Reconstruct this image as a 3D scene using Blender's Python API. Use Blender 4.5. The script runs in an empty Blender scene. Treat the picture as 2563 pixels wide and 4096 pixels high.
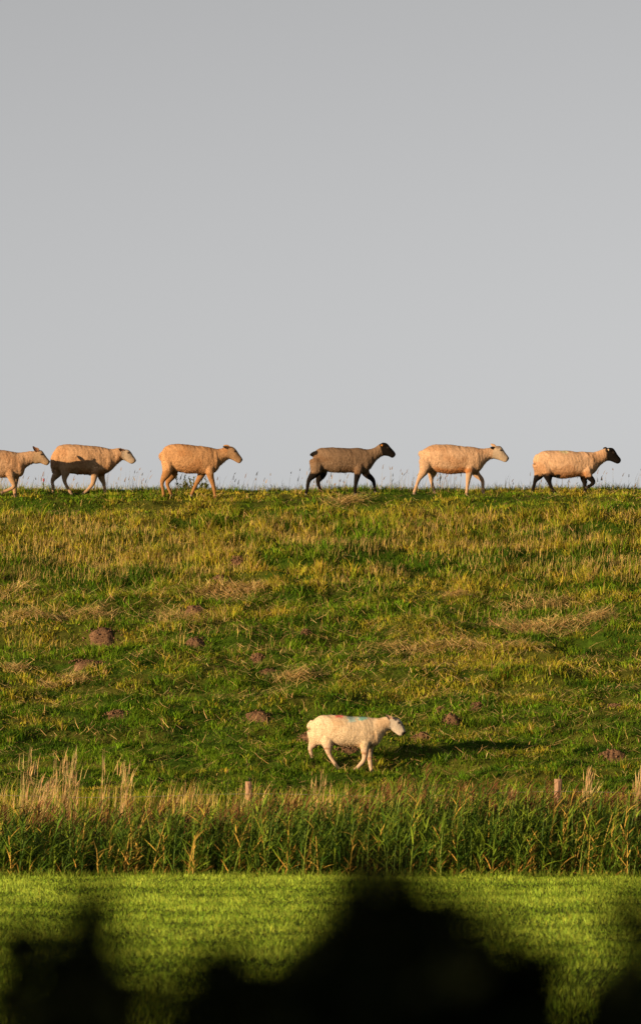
import bpy, bmesh, math, random
import numpy as np
from mathutils import Vector
from mathutils.bvhtree import BVHTree

SC = bpy.context.scene
COL = SC.collection

# ------------------------------------------------------------------ camera
LENS, SENS = 200.0, 36.0
FPX = LENS / SENS * 4096.0            # focal length in photograph pixels
CAM = np.array([0.0, 0.0, 2.0])
PITCH = math.atan((2870 - 2048) / FPX)
cam_d = bpy.data.cameras.new('camera')
cam_d.sensor_fit = 'VERTICAL'
cam_d.sensor_height = SENS
cam_d.lens = LENS
cam_d.clip_start = 0.1
cam_d.clip_end = 8000
cam_d.dof.use_dof = True
cam_d.dof.focus_distance = 88.0
cam_d.dof.aperture_fstop = 4.2
cam_o = bpy.data.objects.new('camera', cam_d)
COL.objects.link(cam_o)
cam_o.location = CAM
cam_o.rotation_euler = (math.radians(90) + PITCH, 0, 0)
SC.camera = cam_o

# ------------------------------------------------------------------ light
SUN_EL = math.radians(8.0)
SUN_AZ = math.radians(36.0)           # to the left, swung this far behind the camera
to_sun = Vector((-math.cos(SUN_EL) * math.cos(SUN_AZ), -math.cos(SUN_EL) * math.sin(SUN_AZ), math.sin(SUN_EL)))
sun_d = bpy.data.lights.new('sun', 'SUN')
sun_d.energy = 5.0
sun_d.angle = math.radians(0.5)
sun_d.color = (1.0, 0.68, 0.36)
sun_o = bpy.data.objects.new('sun', sun_d)
COL.objects.link(sun_o)
sun_o.rotation_euler = to_sun.to_track_quat('Z', 'Y').to_euler()

world = bpy.data.worlds.new('World')
SC.world = world
world.use_nodes = True
wn = world.node_tree
wn.nodes.clear()
w_out = wn.nodes.new('ShaderNodeOutputWorld')
w_bg = wn.nodes.new('ShaderNodeBackground')
w_sky = wn.nodes.new('ShaderNodeTexSky')
w_sky.sky_type = 'NISHITA'
w_sky.sun_disc = False
w_sky.sun_elevation = SUN_EL
w_sky.sun_rotation = math.atan2(to_sun.x, to_sun.y)
w_sky.altitude = 0
w_sky.air_density = 0.42
w_sky.dust_density = 0.5
w_sky.ozone_density = 1.6
w_hsv = wn.nodes.new('ShaderNodeHueSaturation')
w_hsv.inputs['Saturation'].default_value = 0.035
wn.links.new(w_sky.outputs['Color'], w_hsv.inputs['Color'])
wn.links.new(w_hsv.outputs['Color'], w_bg.inputs['Color'])
w_bg.inputs['Strength'].default_value = 0.052
wn.links.new(w_bg.outputs['Background'], w_out.inputs['Surface'])

SC.view_settings.view_transform = 'Standard'
SC.view_settings.look = 'None'
SC.view_settings.gamma = 1.0
SC.view_settings.exposure = 1.1
SC.render.engine = 'CYCLES'
SC.cycles.max_bounces = 6
SC.cycles.diffuse_bounces = 3
SC.cycles.transmission_bounces = 3

# ------------------------------------------------------------------ helpers
rng = np.random.default_rng(7)
random.seed(7)
_T = rng.random((256, 256))


def noise(x, y, seed=0):
    """smooth value noise 0..1"""
    x = np.asarray(x, float) + seed * 17.31
    y = np.asarray(y, float) + seed * 9.77
    xi = np.floor(x).astype(int)
    yi = np.floor(y).astype(int)
    fx = x - xi
    fy = y - yi
    fx = fx * fx * (3 - 2 * fx)
    fy = fy * fy * (3 - 2 * fy)
    a = _T[xi % 256, yi % 256]
    b = _T[(xi + 1) % 256, yi % 256]
    c = _T[xi % 256, (yi + 1) % 256]
    d = _T[(xi + 1) % 256, (yi + 1) % 256]
    return (a * (1 - fx) + b * fx) * (1 - fy) + (c * (1 - fx) + d * fx) * fy


def fbm(x, y, seed=0, o=3):
    s = 0
    a = 0.5
    t = 0
    for i in range(o):
        s = s + a * noise(x * 2 ** i, y * 2 ** i, seed + i)
        t += a
        a *= 0.55
    return s / t


def smooth(e0, e1, x):
    t = np.clip((np.asarray(x, float) - e0) / (e1 - e0), 0, 1)
    return t * t * (3 - 2 * t)


# height profile across the dike (distance from camera, height)
_PY = [-60, 71.6, 72.2, 72.9, 74.0, 75.0, 75.8, 76.6, 78.0, 80.5, 83.0, 86.0, 90.0, 94.0, 95.6, 96.6, 97.6, 98.6, 100.5, 103.5, 108, 118, 122, 140]
_PZ = [0, 0, -0.10, -0.42, -0.50, -0.25, 0.25, 0.60, 0.84, 1.20, 1.72, 2.50, 3.70, 5.10, 5.61, 5.815, 5.89, 5.91, 5.90, 5.80, 4.6, 0.6, 0.0, 0.0]
_TY = np.arange(-60, 140, 0.05)
_TZ = np.interp(_TY, _PY, _PZ)
_k = np.ones(15) / 15
_TZs = np.convolve(np.pad(_TZ, 7, mode='edge'), _k, mode='valid')


def base_z(y):
    return np.interp(y, _TY, _TZs)


def gz(x, y):
    x = np.asarray(x, float)
    y = np.asarray(y, float)
    z = base_z(y)
    slope = smooth(77.0, 80.0, y) * (1 - smooth(95.0, 96.6, y))
    crest = smooth(95.0, 96.6, y) * (1 - smooth(104, 110, y))
    mead = 1 - smooth(70, 72, y)
    near = (np.abs(x) < 40) * 1.0
    b = (fbm(x * 0.55 + 3, y * 1.7, 1, 2) - 0.5) * 0.26 + (noise(x * 0.75, y * 3.0, 5) - 0.5) * 0.15 + (noise(x * 1.9, y * 3.3, 8) - 0.5) * 0.12 + (noise(x * 4.2, y * 5.5, 6) - 0.5) * 0.06
    bc = (fbm(x * 0.8, y * 0.8, 9, 2) - 0.5) * 0.05
    bm_ = (fbm(x * 0.4, y * 0.4, 12, 2) - 0.5) * 0.03
    return z + near * (b * slope + bc * crest + bm_ * mead)


_c, _s = math.cos(PITCH), math.sin(PITCH)


def ray(u, v):
    """photograph pixel (2563 x 4096) -> direction"""
    dx = (u - 1281.5) / FPX
    dv = -(v - 2048.0) / FPX
    return np.array([dx, _c - dv * _s, _s + dv * _c])


def at_depth(u, v, Y):
    d = ray(u, v)
    return CAM + d * (Y / d[1])


def ground_hit(u, v, lo=76.6, hi=97.5):
    """where the pixel's ray meets the dike face"""
    d = ray(u, v)
    ys = np.arange(lo, hi, 0.02)
    rz = CAM[2] + d[2] / d[1] * ys
    below = np.nonzero(gz(d[0] / d[1] * ys, ys) >= rz)[0]
    Y = ys[below[0]] if len(below) else hi
    x = d[0] / d[1] * Y
    return float(x), float(Y), float(gz(x, Y))


def link(o, parent=None):
    COL.objects.link(o)
    if parent is not None:
        o.parent = parent
    return o


def tag(o, label=None, cat=None, group=None, kind=None):
    if label:
        o['label'] = label
    if cat:
        o['category'] = cat
    if group:
        o['group'] = group
    if kind:
        o['kind'] = kind
    return o


def empty(name, loc=(0, 0, 0)):
    o = bpy.data.objects.new(name, None)
    o.location = loc
    o.empty_display_size = 0.1
    COL.objects.link(o)
    return o


def mesh_np(name, verts, loops, starts, totals, cols=None, mat=None, shade=False):
    me = bpy.data.meshes.new(name)
    me.vertices.add(len(verts))
    me.vertices.foreach_set('co', np.asarray(verts, np.float32).ravel())
    me.loops.add(len(loops))
    me.loops.foreach_set('vertex_index', np.asarray(loops, np.int32))
    me.polygons.add(len(starts))
    me.polygons.foreach_set('loop_start', np.asarray(starts, np.int32))
    me.polygons.foreach_set('loop_total', np.asarray(totals, np.int32))
    if cols is not None:
        a = me.attributes.new('Col', 'FLOAT_COLOR', 'POINT')
        c4 = np.ones((len(verts), 4), np.float32)
        c4[:, :3] = cols
        a.data.foreach_set('color', c4.ravel())
    me.update(calc_edges=True)
    if shade:
        me.polygons.foreach_set('use_smooth', np.ones(len(starts), bool))
    if mat:
        me.materials.append(mat)
    return me


class Tris:
    """collects triangles/quads with colours and links them as one mesh"""
    def __init__(self):
        self.v, self.f, self.c, self.n = [], [], [], 0

    def add(self, v, f, c):
        v = np.asarray(v, float)
        self.v.append(v)
        for q in f:
            self.f.append([i + self.n for i in q])
        c = np.asarray(c, float)
        if c.ndim == 1:
            c = np.tile(c, (len(v), 1))
        self.c.append(c)
        self.n += len(v)

    def mesh(self, name, mat, shade=False):
        loops = [i for q in self.f for i in q]
        tot = [len(q) for q in self.f]
        st = np.concatenate([[0], np.cumsum(tot)[:-1]])
        return mesh_np(name, np.concatenate(self.v), loops, st, tot, np.concatenate(self.c), mat, shade)

    def tube(self, pts, radii, c, n=6, cap=True):
        pts = np.asarray(pts, float)
        rings = []
        for i, p in enumerate(pts):
            d = pts[min(i + 1, len(pts) - 1)] - pts[max(i - 1, 0)]
            d = d / (np.linalg.norm(d) + 1e-9)
            a = np.cross(d, [0.3, 1, 0.1])
            a /= np.linalg.norm(a) + 1e-9
            b = np.cross(d, a)
            th = np.arange(n) * 2 * math.pi / n
            rings.append(p + radii[i] * (np.cos(th)[:, None] * a + np.sin(th)[:, None] * b))
        v = np.concatenate(rings)
        f = []
        for i in range(len(pts) - 1):
            for k in range(n):
                f.append([i * n + k, i * n + (k + 1) % n, (i + 1) * n + (k + 1) % n, (i + 1) * n + k])
        if cap:
            f.append(list(range(n))[::-1])
            f.append(list(range((len(pts) - 1) * n, len(pts) * n)))
        self.add(v, f, c)


def blades(base, length, width, az, tilt, bend, face, col, tipcol=None):
    """many grass blades at once: 5 vertices and 3 faces each.
    az/tilt: direction and angle from vertical the blade leans; bend: extra angle of its upper half"""
    n = len(base)
    hd = np.stack([np.cos(az), np.sin(az), np.zeros(n)], 1)
    up = np.array([0, 0, 1.0])
    d1 = hd * np.sin(tilt)[:, None] + up * np.cos(tilt)[:, None]
    t2 = tilt + bend
    d2 = hd * np.sin(t2)[:, None] + up * np.cos(t2)[:, None]
    w = np.stack([np.cos(face), np.sin(face), np.zeros(n)], 1) * (width * 0.5)[:, None]
    mid = base + d1 * (length * 0.55)[:, None]
    tip = mid + d2 * (length * 0.45)[:, None]
    V = np.empty((n, 5, 3))
    V[:, 0] = base - w
    V[:, 1] = base + w
    V[:, 2] = mid + w * 0.8
    V[:, 3] = mid - w * 0.8
    V[:, 4] = tip
    idx = np.arange(n)[:, None] * 5
    loops = (idx + np.array([0, 1, 2, 3, 3, 2, 4])[None]).ravel()
    starts = (np.arange(n)[:, None] * 7 + np.array([0, 4])[None]).ravel()
    tot = np.tile([4, 3], n)
    C = np.repeat(col[:, None, :], 5, 1)
    if tipcol is not None:
        C[:, 4] = tipcol
        C[:, 2:4] = C[:, 2:4] * 0.6 + tipcol[:, None, :] * 0.4
    return V.reshape(-1, 3), loops, starts, tot, C.reshape(-1, 3)


def blade_object(name, sets, mat):
    V, L, S, T, C = [], [], [], [], []
    nv = nl = 0
    for v, l, s, t, c in sets:
        V.append(v); L.append(l + nv); S.append(s + nl); T.append(t); C.append(c)
        nv += len(v)
        nl += len(l)
    me = mesh_np(name, np.concatenate(V), np.concatenate(L), np.concatenate(S), np.concatenate(T), np.concatenate(C), mat)
    o = bpy.data.objects.new(name, me)
    COL.objects.link(o)
    return o


# ------------------------------------------------------------------ materials
def new_mat(name):
    m = bpy.data.materials.new(name)
    m.use_nodes = True
    nt = m.node_tree
    nt.nodes.clear()
    return m, nt, nt.nodes.new('ShaderNodeOutputMaterial')


def leaf_mat(name, transl=0.35, rough=0.6, spec=0.25):
    m, nt, out = new_mat(name)
    at = nt.nodes.new('ShaderNodeAttribute')
    at.attribute_name = 'Col'
    p = nt.nodes.new('ShaderNodeBsdfPrincipled')
    p.inputs['Roughness'].default_value = rough
    p.inputs['Specular IOR Level'].default_value = spec
    tr = nt.nodes.new('ShaderNodeBsdfTranslucent')
    mx = nt.nodes.new('ShaderNodeMixShader')
    mx.inputs[0].default_value = transl
    nt.links.new(at.outputs['Color'], p.inputs['Base Color'])
    nt.links.new(at.outputs['Color'], tr.inputs['Color'])
    nt.links.new(p.outputs[0], mx.inputs[1])
    nt.links.new(tr.outputs[0], mx.inputs[2])
    nt.links.new(mx.outputs[0], out.inputs['Surface'])
    return m


def col_mat(name, rough=0.9, spec=0.1, bump=0.0, bscale=40, stretch=(1, 1, 1), var=0.0, sheen=0.0, detail=4):
    m, nt, out = new_mat(name)
    at = nt.nodes.new('ShaderNodeAttribute')
    at.attribute_name = 'Col'
    p = nt.nodes.new('ShaderNodeBsdfPrincipled')
    p.inputs['Roughness'].default_value = rough
    p.inputs['Specular IOR Level'].default_value = spec
    p.inputs['Sheen Weight'].default_value = sheen
    tc = nt.nodes.new('ShaderNodeTexCoord')
    mp = nt.nodes.new('ShaderNodeMapping')
    mp.inputs['Scale'].default_value = stretch
    nz = nt.nodes.new('ShaderNodeTexNoise')
    nz.inputs['Scale'].default_value = bscale
    nz.inputs['Detail'].default_value = detail
    nt.links.new(tc.outputs['Object'], mp.inputs['Vector'])
    nt.links.new(mp.outputs[0], nz.inputs['Vector'])
    src = at.outputs['Color']
    if var:
        mr = nt.nodes.new('ShaderNodeMapRange')
        mr.inputs[1].default_value = 0.3
        mr.inputs[2].default_value = 0.7
        mr.inputs[3].default_value = 1 - var
        mr.inputs[4].default_value = 1 + var * 0.6
        nt.links.new(nz.outputs['Fac'], mr.inputs[0])
        mm = nt.nodes.new('ShaderNodeVectorMath')
        mm.operation = 'SCALE'
        nt.links.new(src, mm.inputs[0])
        nt.links.new(mr.outputs[0], mm.inputs['Scale'])
        src = mm.outputs[0]
    nt.links.new(src, p.inputs['Base Color'])
    if bump:
        bp = nt.nodes.new('ShaderNodeBump')
        bp.inputs['Strength'].default_value = 1.0
        bp.inputs['Distance'].default_value = bump
        nt.links.new(nz.outputs['Fac'], bp.inputs['Height'])
        nt.links.new(bp.outputs[0], p.inputs['Normal'])
    nt.links.new(p.outputs[0], out.inputs['Surface'])
    return m


M_grass = leaf_mat('grass_blades', 0.4, 0.7, 0.1)
M_dry = leaf_mat('dry_grass', 0.25, 0.8, 0.1)
M_reed = leaf_mat('reed_leaves', 0.15, 0.6, 0.15)
M_shrub = leaf_mat('shrub_leaves', 0.05, 0.7, 0.03)
M_bark = col_mat('bark', 0.9, 0.1, 0.006, 30, (1, 1, 0.3), 0.4)
M_soil = col_mat('soil', 0.95, 0.1, 0.012, 45, (1, 1, 1), 0.45)
M_ground = col_mat('turf_ground', 0.95, 0.05, 0.02, 9, (1, 1, 1), 0.5)
M_wool = col_mat('sheep_coat', 0.9, 0.06, 0.003, 55, (1, 1, 0.45), 0.22, 0.0)
M_fibre = leaf_mat('wool_fibre', 0.2, 0.9, 0.05)
M_hoof = col_mat('hoof_horn', 0.5, 0.3, 0.002, 60)
M_eye = col_mat('eye_wet', 0.12, 0.5)
M_tag = col_mat('ear_tag_plastic', 0.4, 0.4)
M_wood = col_mat('weathered_wood', 0.85, 0.15, 0.008, 14, (6, 6, 0.7), 0.45)
M_wire = col_mat('galvanised_wire', 0.4, 0.5)
M_wire.node_tree.nodes['Principled BSDF'].inputs['Metallic'].default_value = 0.8


# ------------------------------------------------------------------ ground
def spaced(a, b, st):
    return np.linspace(a, b, int(round((b - a) / st)) + 1)


gx = np.concatenate([[-3000, -1200, -500, -200, -90, -45, -25, -14], spaced(-9, 9, 0.11), [14, 25, 45, 90, 200, 500, 1200, 3000]])
gy = np.concatenate([[-2500, -800, -250, -100, -61], spaced(-58, 70, 1.6), spaced(70.4, 103, 0.085), spaced(103.5, 124, 0.8), [128, 139, 145, 250, 600, 1500, 4000]])
GX, GY = np.meshgrid(gx, gy)
GZ = gz(GX, GY)
nx, ny = len(gx), len(gy)
V = np.stack([GX, GY, GZ], -1).reshape(-1, 3)
ii, jj = np.meshgrid(np.arange(nx - 1), np.arange(ny - 1))
a = (jj * nx + ii).ravel()
loops = np.stack([a, a + 1, a + nx + 1, a + nx], 1).ravel()
nf = len(a)
gn = fbm(V[:, 0] * 0.9, V[:, 1] * 1.8, 21, 3)
ca = np.array([0.035, 0.070, 0.006])
cb = np.array([0.065, 0.075, 0.012])
gc = ca + (cb - ca) * smooth(0.42, 0.62, gn)[:, None]
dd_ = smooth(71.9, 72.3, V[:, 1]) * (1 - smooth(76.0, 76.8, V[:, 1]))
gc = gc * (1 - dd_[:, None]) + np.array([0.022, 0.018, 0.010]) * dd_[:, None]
dm = 1 - smooth(70.5, 71.5, V[:, 1])
gc = gc * (1 - dm[:, None]) + np.array([0.07, 0.10, 0.010]) * dm[:, None]
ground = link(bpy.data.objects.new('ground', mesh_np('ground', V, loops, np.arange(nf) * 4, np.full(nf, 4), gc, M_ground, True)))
tag(ground, kind='structure')

# ------------------------------------------------------------------ molehills and straw clumps: places first, so grass leaves room
HILLS = [  # u, v (foot centre), width px, height ratio, label
    (775, 2450, 92, .42, 'rounded brown molehill, upper of the two large ones left of centre on the slope'),
    (783, 2578, 86, .42, 'brown molehill with a dark hole, lower of the two large ones left of centre'),
    (347, 2660, 120, .24, 'flat wide patch of pale trampled earth on the lower left slope'),
    (415, 2560, 130, .24, 'flat bare reddish earth patch on the left slope above the pale flat one'),
    (948, 2248, 56, .34, 'small brown molehill high on the slope below the third and fourth sheep'),
    (881, 2318, 50, .30, 'small low molehill in dark grass just below the highest molehill'),
    (1181, 2445, 50, .34, 'small pale molehill level with and right of the upper large molehill'),
    (1220, 2528, 50, .30, 'small reddish molehill in mid slope straight above the lower sheep'),
    (1029, 2634, 48, .34, 'small brown molehill mid slope, upper left of the lower sheep'),
    (1071, 2692, 62, .30, 'low dark brown molehill above and left of the lower sheep'),
    (461, 2868, 88, .30, 'brown molehill on the lower left slope above the tallest dry stalks'),
    (1033, 2872, 108, .24, 'long flat earth scrape just left of the lower sheep, level with its back'),
    (1800, 2876, 78, .36, 'reddish brown molehill upper right of the lower sheep, larger of a pair'),
    (1754, 2845, 48, .30, 'small molehill just upper left of the reddish one right of the lower sheep'),
    (1690, 2956, 88, .38, 'large brown molehill right in front of the lower sheep\'s nose'),
    (2448, 3024, 84, .28, 'dark brown molehill near the right edge beyond the end of the sheep\'s shadow'),
    (2459, 2832, 52, .28, 'small brown molehill near the right edge, high above the right fence post'),
    (1900, 2825, 56, .28, 'small low molehill, rightmost of the three above the sheep\'s long shadow'),
    (1240, 2950, 84, .30, 'brown molehill partly hidden behind the hind legs of the lower sheep'),
    (1395, 3008, 96, .24, 'low dark soil heap seen under the belly of the lower sheep'),
]
HILL_POS = []
for (u, v, w, hr, lab) in HILLS:
    x, y, z = ground_hit(u, v)
    ppm = FPX / y
    HILL_POS.append((x, y, z, w / ppm / 2, hr, lab))


def molehill(x, y, z, r, hr, lab):
    t = Tris()
    nr, na = 7, 22
    sd = rng.integers(0, 999)
    ry = r * 0.85
    v = []
    c = []
    for i in range(nr + 1):
        f = i / nr
        for k in range(na):
            th = 2 * math.pi * k / na
            rr = f * (1 + 0.5 * (noise(3 + 1.3 * math.cos(th), 3 + 1.3 * math.sin(th), sd) - 0.5) * 2)
            px = x + rr * r * math.cos(th)
            py = y + rr * ry * math.sin(th)
            h = r * 1.25 * hr * (1 - f ** 2.2)
            lump = (noise(px * 16, py * 16, sd) - 0.5) * 0.9 + (noise(px * 45, py * 45, sd) - 0.5) * 0.6
            lump = lump if i else 0.1
            pz = float(gz(px, py)) + h * (1 + 0.5 * float(lump)) + 0.018 * float(lump) * (f < 0.95) - 0.01 * (f > .99)
            v.append((px, py, pz))
            c.append(np.array([0.125, 0.074, 0.044]) * (0.75 + 0.5 * float(noise(px * 14, py * 14, 4))))
    f_ = []
    for i in range(nr):
        for k in range(na):
            f_.append([i * na + k, (i + 1) * na + k, (i + 1) * na + (k + 1) % na, i * na + (k + 1) % na])
    t.add(v, f_, np.array(c))
    for q in range(int(40 + r * 260)):
        th = rng.random() * 6.283
        rr = rng.random() ** 0.5 * 1.3
        px, py = x + rr * r * math.cos(th), y + rr * ry * math.sin(th)
        s = rng.uniform(0.006, 0.020)
        h = max(0, r * 1.25 * hr * (1 - min(rr, 1) ** 2.2))
        pz = float(gz(px, py)) + h + s * 0.4
        o8 = np.array([[1, 0, 0], [-1, 0, 0], [0, 1, 0], [0, -1, 0], [0, 0, 1], [0, 0, -1]]) * s * rng.uniform(.7, 1.3, (6, 1))
        t.add(o8 + [px, py, pz], [[0, 2, 4], [2, 1, 4], [1, 3, 4], [3, 0, 4], [2, 0, 5], [1, 2, 5], [3, 1, 5], [0, 3, 5]], np.array([.135, .080, .048]) * rng.uniform(.7, 1.3))
    o = link(bpy.data.objects.new('molehill', t.mesh('molehill', M_soil)))
    tag(o, lab, 'molehill', 'molehills on the dike slope')


for h in HILL_POS:
    molehill(*h)

HP = np.array([(h[0], h[1], h[3]) for h in HILL_POS])


def off_hills(x, y, k=1.12):
    ok = np.ones(len(x), bool)
    for hx, hy, hr in HP:
        ok &= ((x - hx) / (hr * k)) ** 2 + ((y - hy) / (hr * 0.85 * k)) ** 2 > 1
    return ok


# ------------------------------------------------------------------ grass on the dike
def half_w(y, m=0.8):
    return 1281.5 / FPX * y + m


def spread_x(y, ml=0.7, mr=0.7):
    """x across the view; past the edges the growth goes on, a little thinner"""
    n = len(y)
    hw = 1281.5 / FPX * y
    x = rng.uniform(-1, 1, n)
    x = np.where(x < 0, x * (hw + ml), x * (hw + mr))
    o = rng.random(n) < 0.14
    t = rng.random(n) * 1.9
    return np.where(o, np.where(rng.random(n) < .5, -(hw + ml + t), hw + mr + t), x)


def scatter(n, y0, y1, ml=0.7, mr=0.7):
    y = rng.uniform(y0, y1, n)
    return spread_x(y, ml, mr), y


def lerp(a, b, t):
    return np.asarray(a) + (np.asarray(b) - np.asarray(a)) * t[:, None]


def jitter(c, n, s=0.25):
    return np.clip(c * (1 + rng.normal(0, s, (n, 1))) * (1 + rng.normal(0, 0.07, (n, 3))), 0.004, 0.9)


G_DARK = np.array([0.040, 0.098, 0.006])
G_MID = np.array([0.118, 0.215, 0.010])
G_YEL = np.array([0.36, 0.325, 0.032])
STRAW = np.array([0.58, 0.42, 0.20])
TAN = np.array([0.42, 0.31, 0.115])

sets = []
# turf: small tufts, each with its own colour and height, gaps between them
def turf(nt, per, rad, hk, wlo, whi, seed, spread=.3):
    tx, ty = scatter(nt, 76.2, 100.5)
    keep = off_hills(tx, ty)
    if per > 6:      # gaps a hand or two wide between the taller tufts
        keep &= rng.random(nt) < 0.22 + 0.78 * smooth(.36, .52, fbm(tx * 2.6 + 31, ty * 4.2, 39, 2))
    tx, ty = tx[keep], ty[keep]
    nt = len(tx)
    cl = fbm(tx * 1.6, ty * 2.6, 33, 3)
    tuft = smooth(0.46, 0.72, fbm(tx * 2.6, ty * 3.4, 35, 2))
    upper = smooth(89.5, 92.5, ty) * (1 - smooth(94.6, 95.2, ty))
    crest = smooth(94.6, 95.4, ty)
    low = 1 - smooth(82, 86, ty)
    thh = hk * (0.55 + 0.7 * cl + 0.9 * tuft) * rng.uniform(0.55, 1.5, nt) * (1 + 0.4 * upper) * (1 - 0.4 * crest) * (1 - .15 * low)
    dry = fbm(tx * 0.8 + 50, ty * 1.5, 37, 3)
    c = lerp(G_DARK, G_MID, smooth(0.34, 0.60, cl + rng.normal(0, 0.12, nt)))
    yl = smooth(0.50, 0.74, dry + rng.normal(0, 0.10, nt) + 0.11 * upper + 0.04 * smooth(84, 90, ty) - 0.11 * low + .05 * crest)
    c = lerp(c, G_YEL, yl * 0.85)
    c = jitter(c, nt, spread) * (1 - .06 * low)[:, None]
    x = np.repeat(tx, per) + rng.normal(0, rad, nt * per)
    y = np.repeat(ty, per) + rng.normal(0, rad, nt * per)
    n = len(x)
    hgt = np.repeat(thh, per) * rng.uniform(.6, 1.25, n)
    c = np.repeat(c, per, 0)
    st = rng.random(n) < np.repeat(0.02 + 0.09 * yl + 0.06 * upper, per)
    c[st] = TAN * rng.uniform(0.7, 1.2, (st.sum(), 1))
    c = jitter(c, n, .14)
    az = np.arctan2(y - np.repeat(ty, per), x - np.repeat(tx, per)) + rng.normal(0, .5, n)
    return blades(np.stack([x, y, gz(x, y) - 0.008], 1), hgt, rng.uniform(wlo, whi, n), az, np.abs(rng.normal(0.38, 0.25, n)), rng.uniform(0.1, 0.9, n), rng.uniform(0, 6.28, n), c)


sets.append(turf(33000, 12, .036, .085, .008, .015, 1))
sets.append(turf(58000, 5, .05, .04, .007, .012, 2))
grass = blade_object('dike_turf', sets, M_grass)
tag(grass, 'short green and yellowing turf covering the sloping dike face', 'grass', kind='stuff')

# tall upright half-dry grass on the steep upper band and in patches
n = 60000
x, y = scatter(n, 86.0, 95.8)
pat = fbm(x * 0.9 + 9, y * 1.3, 41, 3)
band = smooth(90.6, 92.2, y) * (1 - smooth(94.2, 94.9, y))
p = 0.85 * band * smooth(0.36, 0.58, pat) + (1 - band) * smooth(0.56, 0.66, pat) * 0.30 * smooth(86, 89, y) * (y < 94.5)
keep = (rng.random(n) < p) & off_hills(x, y, 1.3)
x, y = x[keep], y[keep]
n = len(x)
hgt = rng.uniform(0.07, 0.21, n) * (0.75 + 0.5 * pat[keep])
c = jitter(lerp(G_YEL * 0.9, TAN, rng.random(n) ** 0.8), n, 0.22)
o = blade_object('tall_dry_grass', [blades(np.stack([x, y, gz(x, y)], 1), hgt, rng.uniform(0.004, 0.008, n), rng.normal(0, 1.2, n), np.abs(rng.normal(0.08, 0.14, n)), rng.uniform(0, 0.5, n), rng.uniform(0, 6.28, n), c, jitter(np.tile(STRAW * 0.85, (n, 1)), n, .15))], M_dry)
tag(o, 'taller tan seeding grass standing along the steep upper band of the dike', 'dry grass', kind='stuff')

# cut straw lying on the slope
n = 100000
x, y = scatter(n, 77.2, 97.2)
pat = fbm(x * 0.55 + 21, y * 2.0, 51, 3)
mid = smooth(80.5, 85, y) * (1 - smooth(90, 91.5, y))
p = 0.08 + (0.10 + 0.9 * smooth(0.48, 0.66, pat)) * (0.22 + 0.78 * mid)
p *= 1 - 0.6 * smooth(91, 92, y) * (1 - smooth(95.5, 96, y))
keep = (rng.random(n) < p * 0.6) & off_hills(x, y, 1.15)
x, y = x[keep], y[keep]
# extra swaths where the photograph shows them
ex, ey = [], []
for (u, v, du, dv, k) in [(2200, 2515, 210, 18, 700), (2390, 2480, 60, 22, 420), (2080, 2530, 90, 12, 260), (880, 2385, 110, 14, 420), (985, 2362, 60, 8, 160),
                          (120, 2465, 130, 14, 420), (330, 2480, 130, 16, 420), (60, 2380, 120, 10, 240), (1000, 2372, 60, 8, 120), (1180, 2720, 70, 12, 260),
                          (1330, 2070, 10, 8, 1), (1380, 2020, 90, 12, 420), (1790, 2600, 160, 10, 300), (2050, 2600, 120, 14, 300), (1820, 2395, 50, 14, 300), (300, 2735, 45, 9, 160),
                          (200, 2760, 40, 8, 120), (2160, 2430, 180, 14, 300), (1600, 2610, 150, 8, 200), (60, 2690, 50, 8, 150), (700, 2480, 150, 12, 200)]:
    hx, hy, hz = ground_hit(u, v)
    ppm = FPX / hy
    k = int(k * 1.8)
    ex.append(rng.normal(hx, du / ppm / 1.7, k))
    ey.append(rng.normal(hy, dv / ppm / 1.7 * 3.2, k))
x = np.concatenate([x] + ex)
y = np.concatenate([y] + ey)
n = len(x)
z = gz(x, y) + rng.uniform(0.035, 0.12, n)
L = rng.uniform(0.06, 0.30, n)
az = np.where(rng.random(n) < 0.5, 0, math.pi) + rng.normal(0, 0.8, n)
# lie along the local surface
e = 0.12
sx = (gz(x + e, y) - gz(x - e, y)) / (2 * e)
sy = (gz(x, y + e) - gz(x, y - e)) / (2 * e)
sl = sx * np.cos(az) + sy * np.sin(az)
tilt = math.pi / 2 - np.arctan(sl) + rng.normal(-0.08, 0.10, n)
c = jitter(lerp(TAN, STRAW * 1.1, rng.random(n)), n, 0.2)
o = blade_object('loose_straw', [blades(np.stack([x, y, z], 1), L, rng.uniform(0.005, 0.010, n), az, tilt, rng.normal(0, 0.25, n), rng.uniform(0, 6.28, n), c)], M_dry)
tag(o, 'loose cut straw lying in streaks over the dike slope', 'straw', kind='stuff')

# seeding stalks along the crest, against the sky
n = 1500
x, y = scatter(n, 96.4, 99.2)
pat = fbm(x * 1.1, y * 0.4, 61, 2)
keep = rng.random(n) < 0.12 + 0.88 * smooth(0.42, 0.66, pat)
x, y = x[keep], y[keep]
n = len(x)
hgt = rng.uniform(0.14, 0.50, n) * (0.55 + 0.7 * pat[keep])
az = rng.normal(0.0, 0.9, n)
tl = np.abs(rng.normal(0.12, 0.14, n))
base = np.stack([x, y, gz(x, y)], 1)
c = jitter(lerp(np.array([0.20, 0.17, 0.09]), TAN * 0.8, rng.random(n)), n, .2)
s1 = blades(base, hgt, np.full(n, 0.004), az, tl, tl * 0.6 + 0.1, rng.uniform(-.5, .5, n), c)
hd = np.stack([np.cos(az), np.sin(az), np.zeros(n)], 1)
tip = base + (hd * np.sin(tl)[:, None] + np.array([0, 0, 1]) * np.cos(tl)[:, None]) * (hgt * .55)[:, None]
t2 = tl * 1.6 + .1
tip = tip + (hd * np.sin(t2)[:, None] + np.array([0, 0, 1]) * np.cos(t2)[:, None]) * (hgt * .36)[:, None]
m = rng.random(n) < 0.55
k = m.sum()
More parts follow.
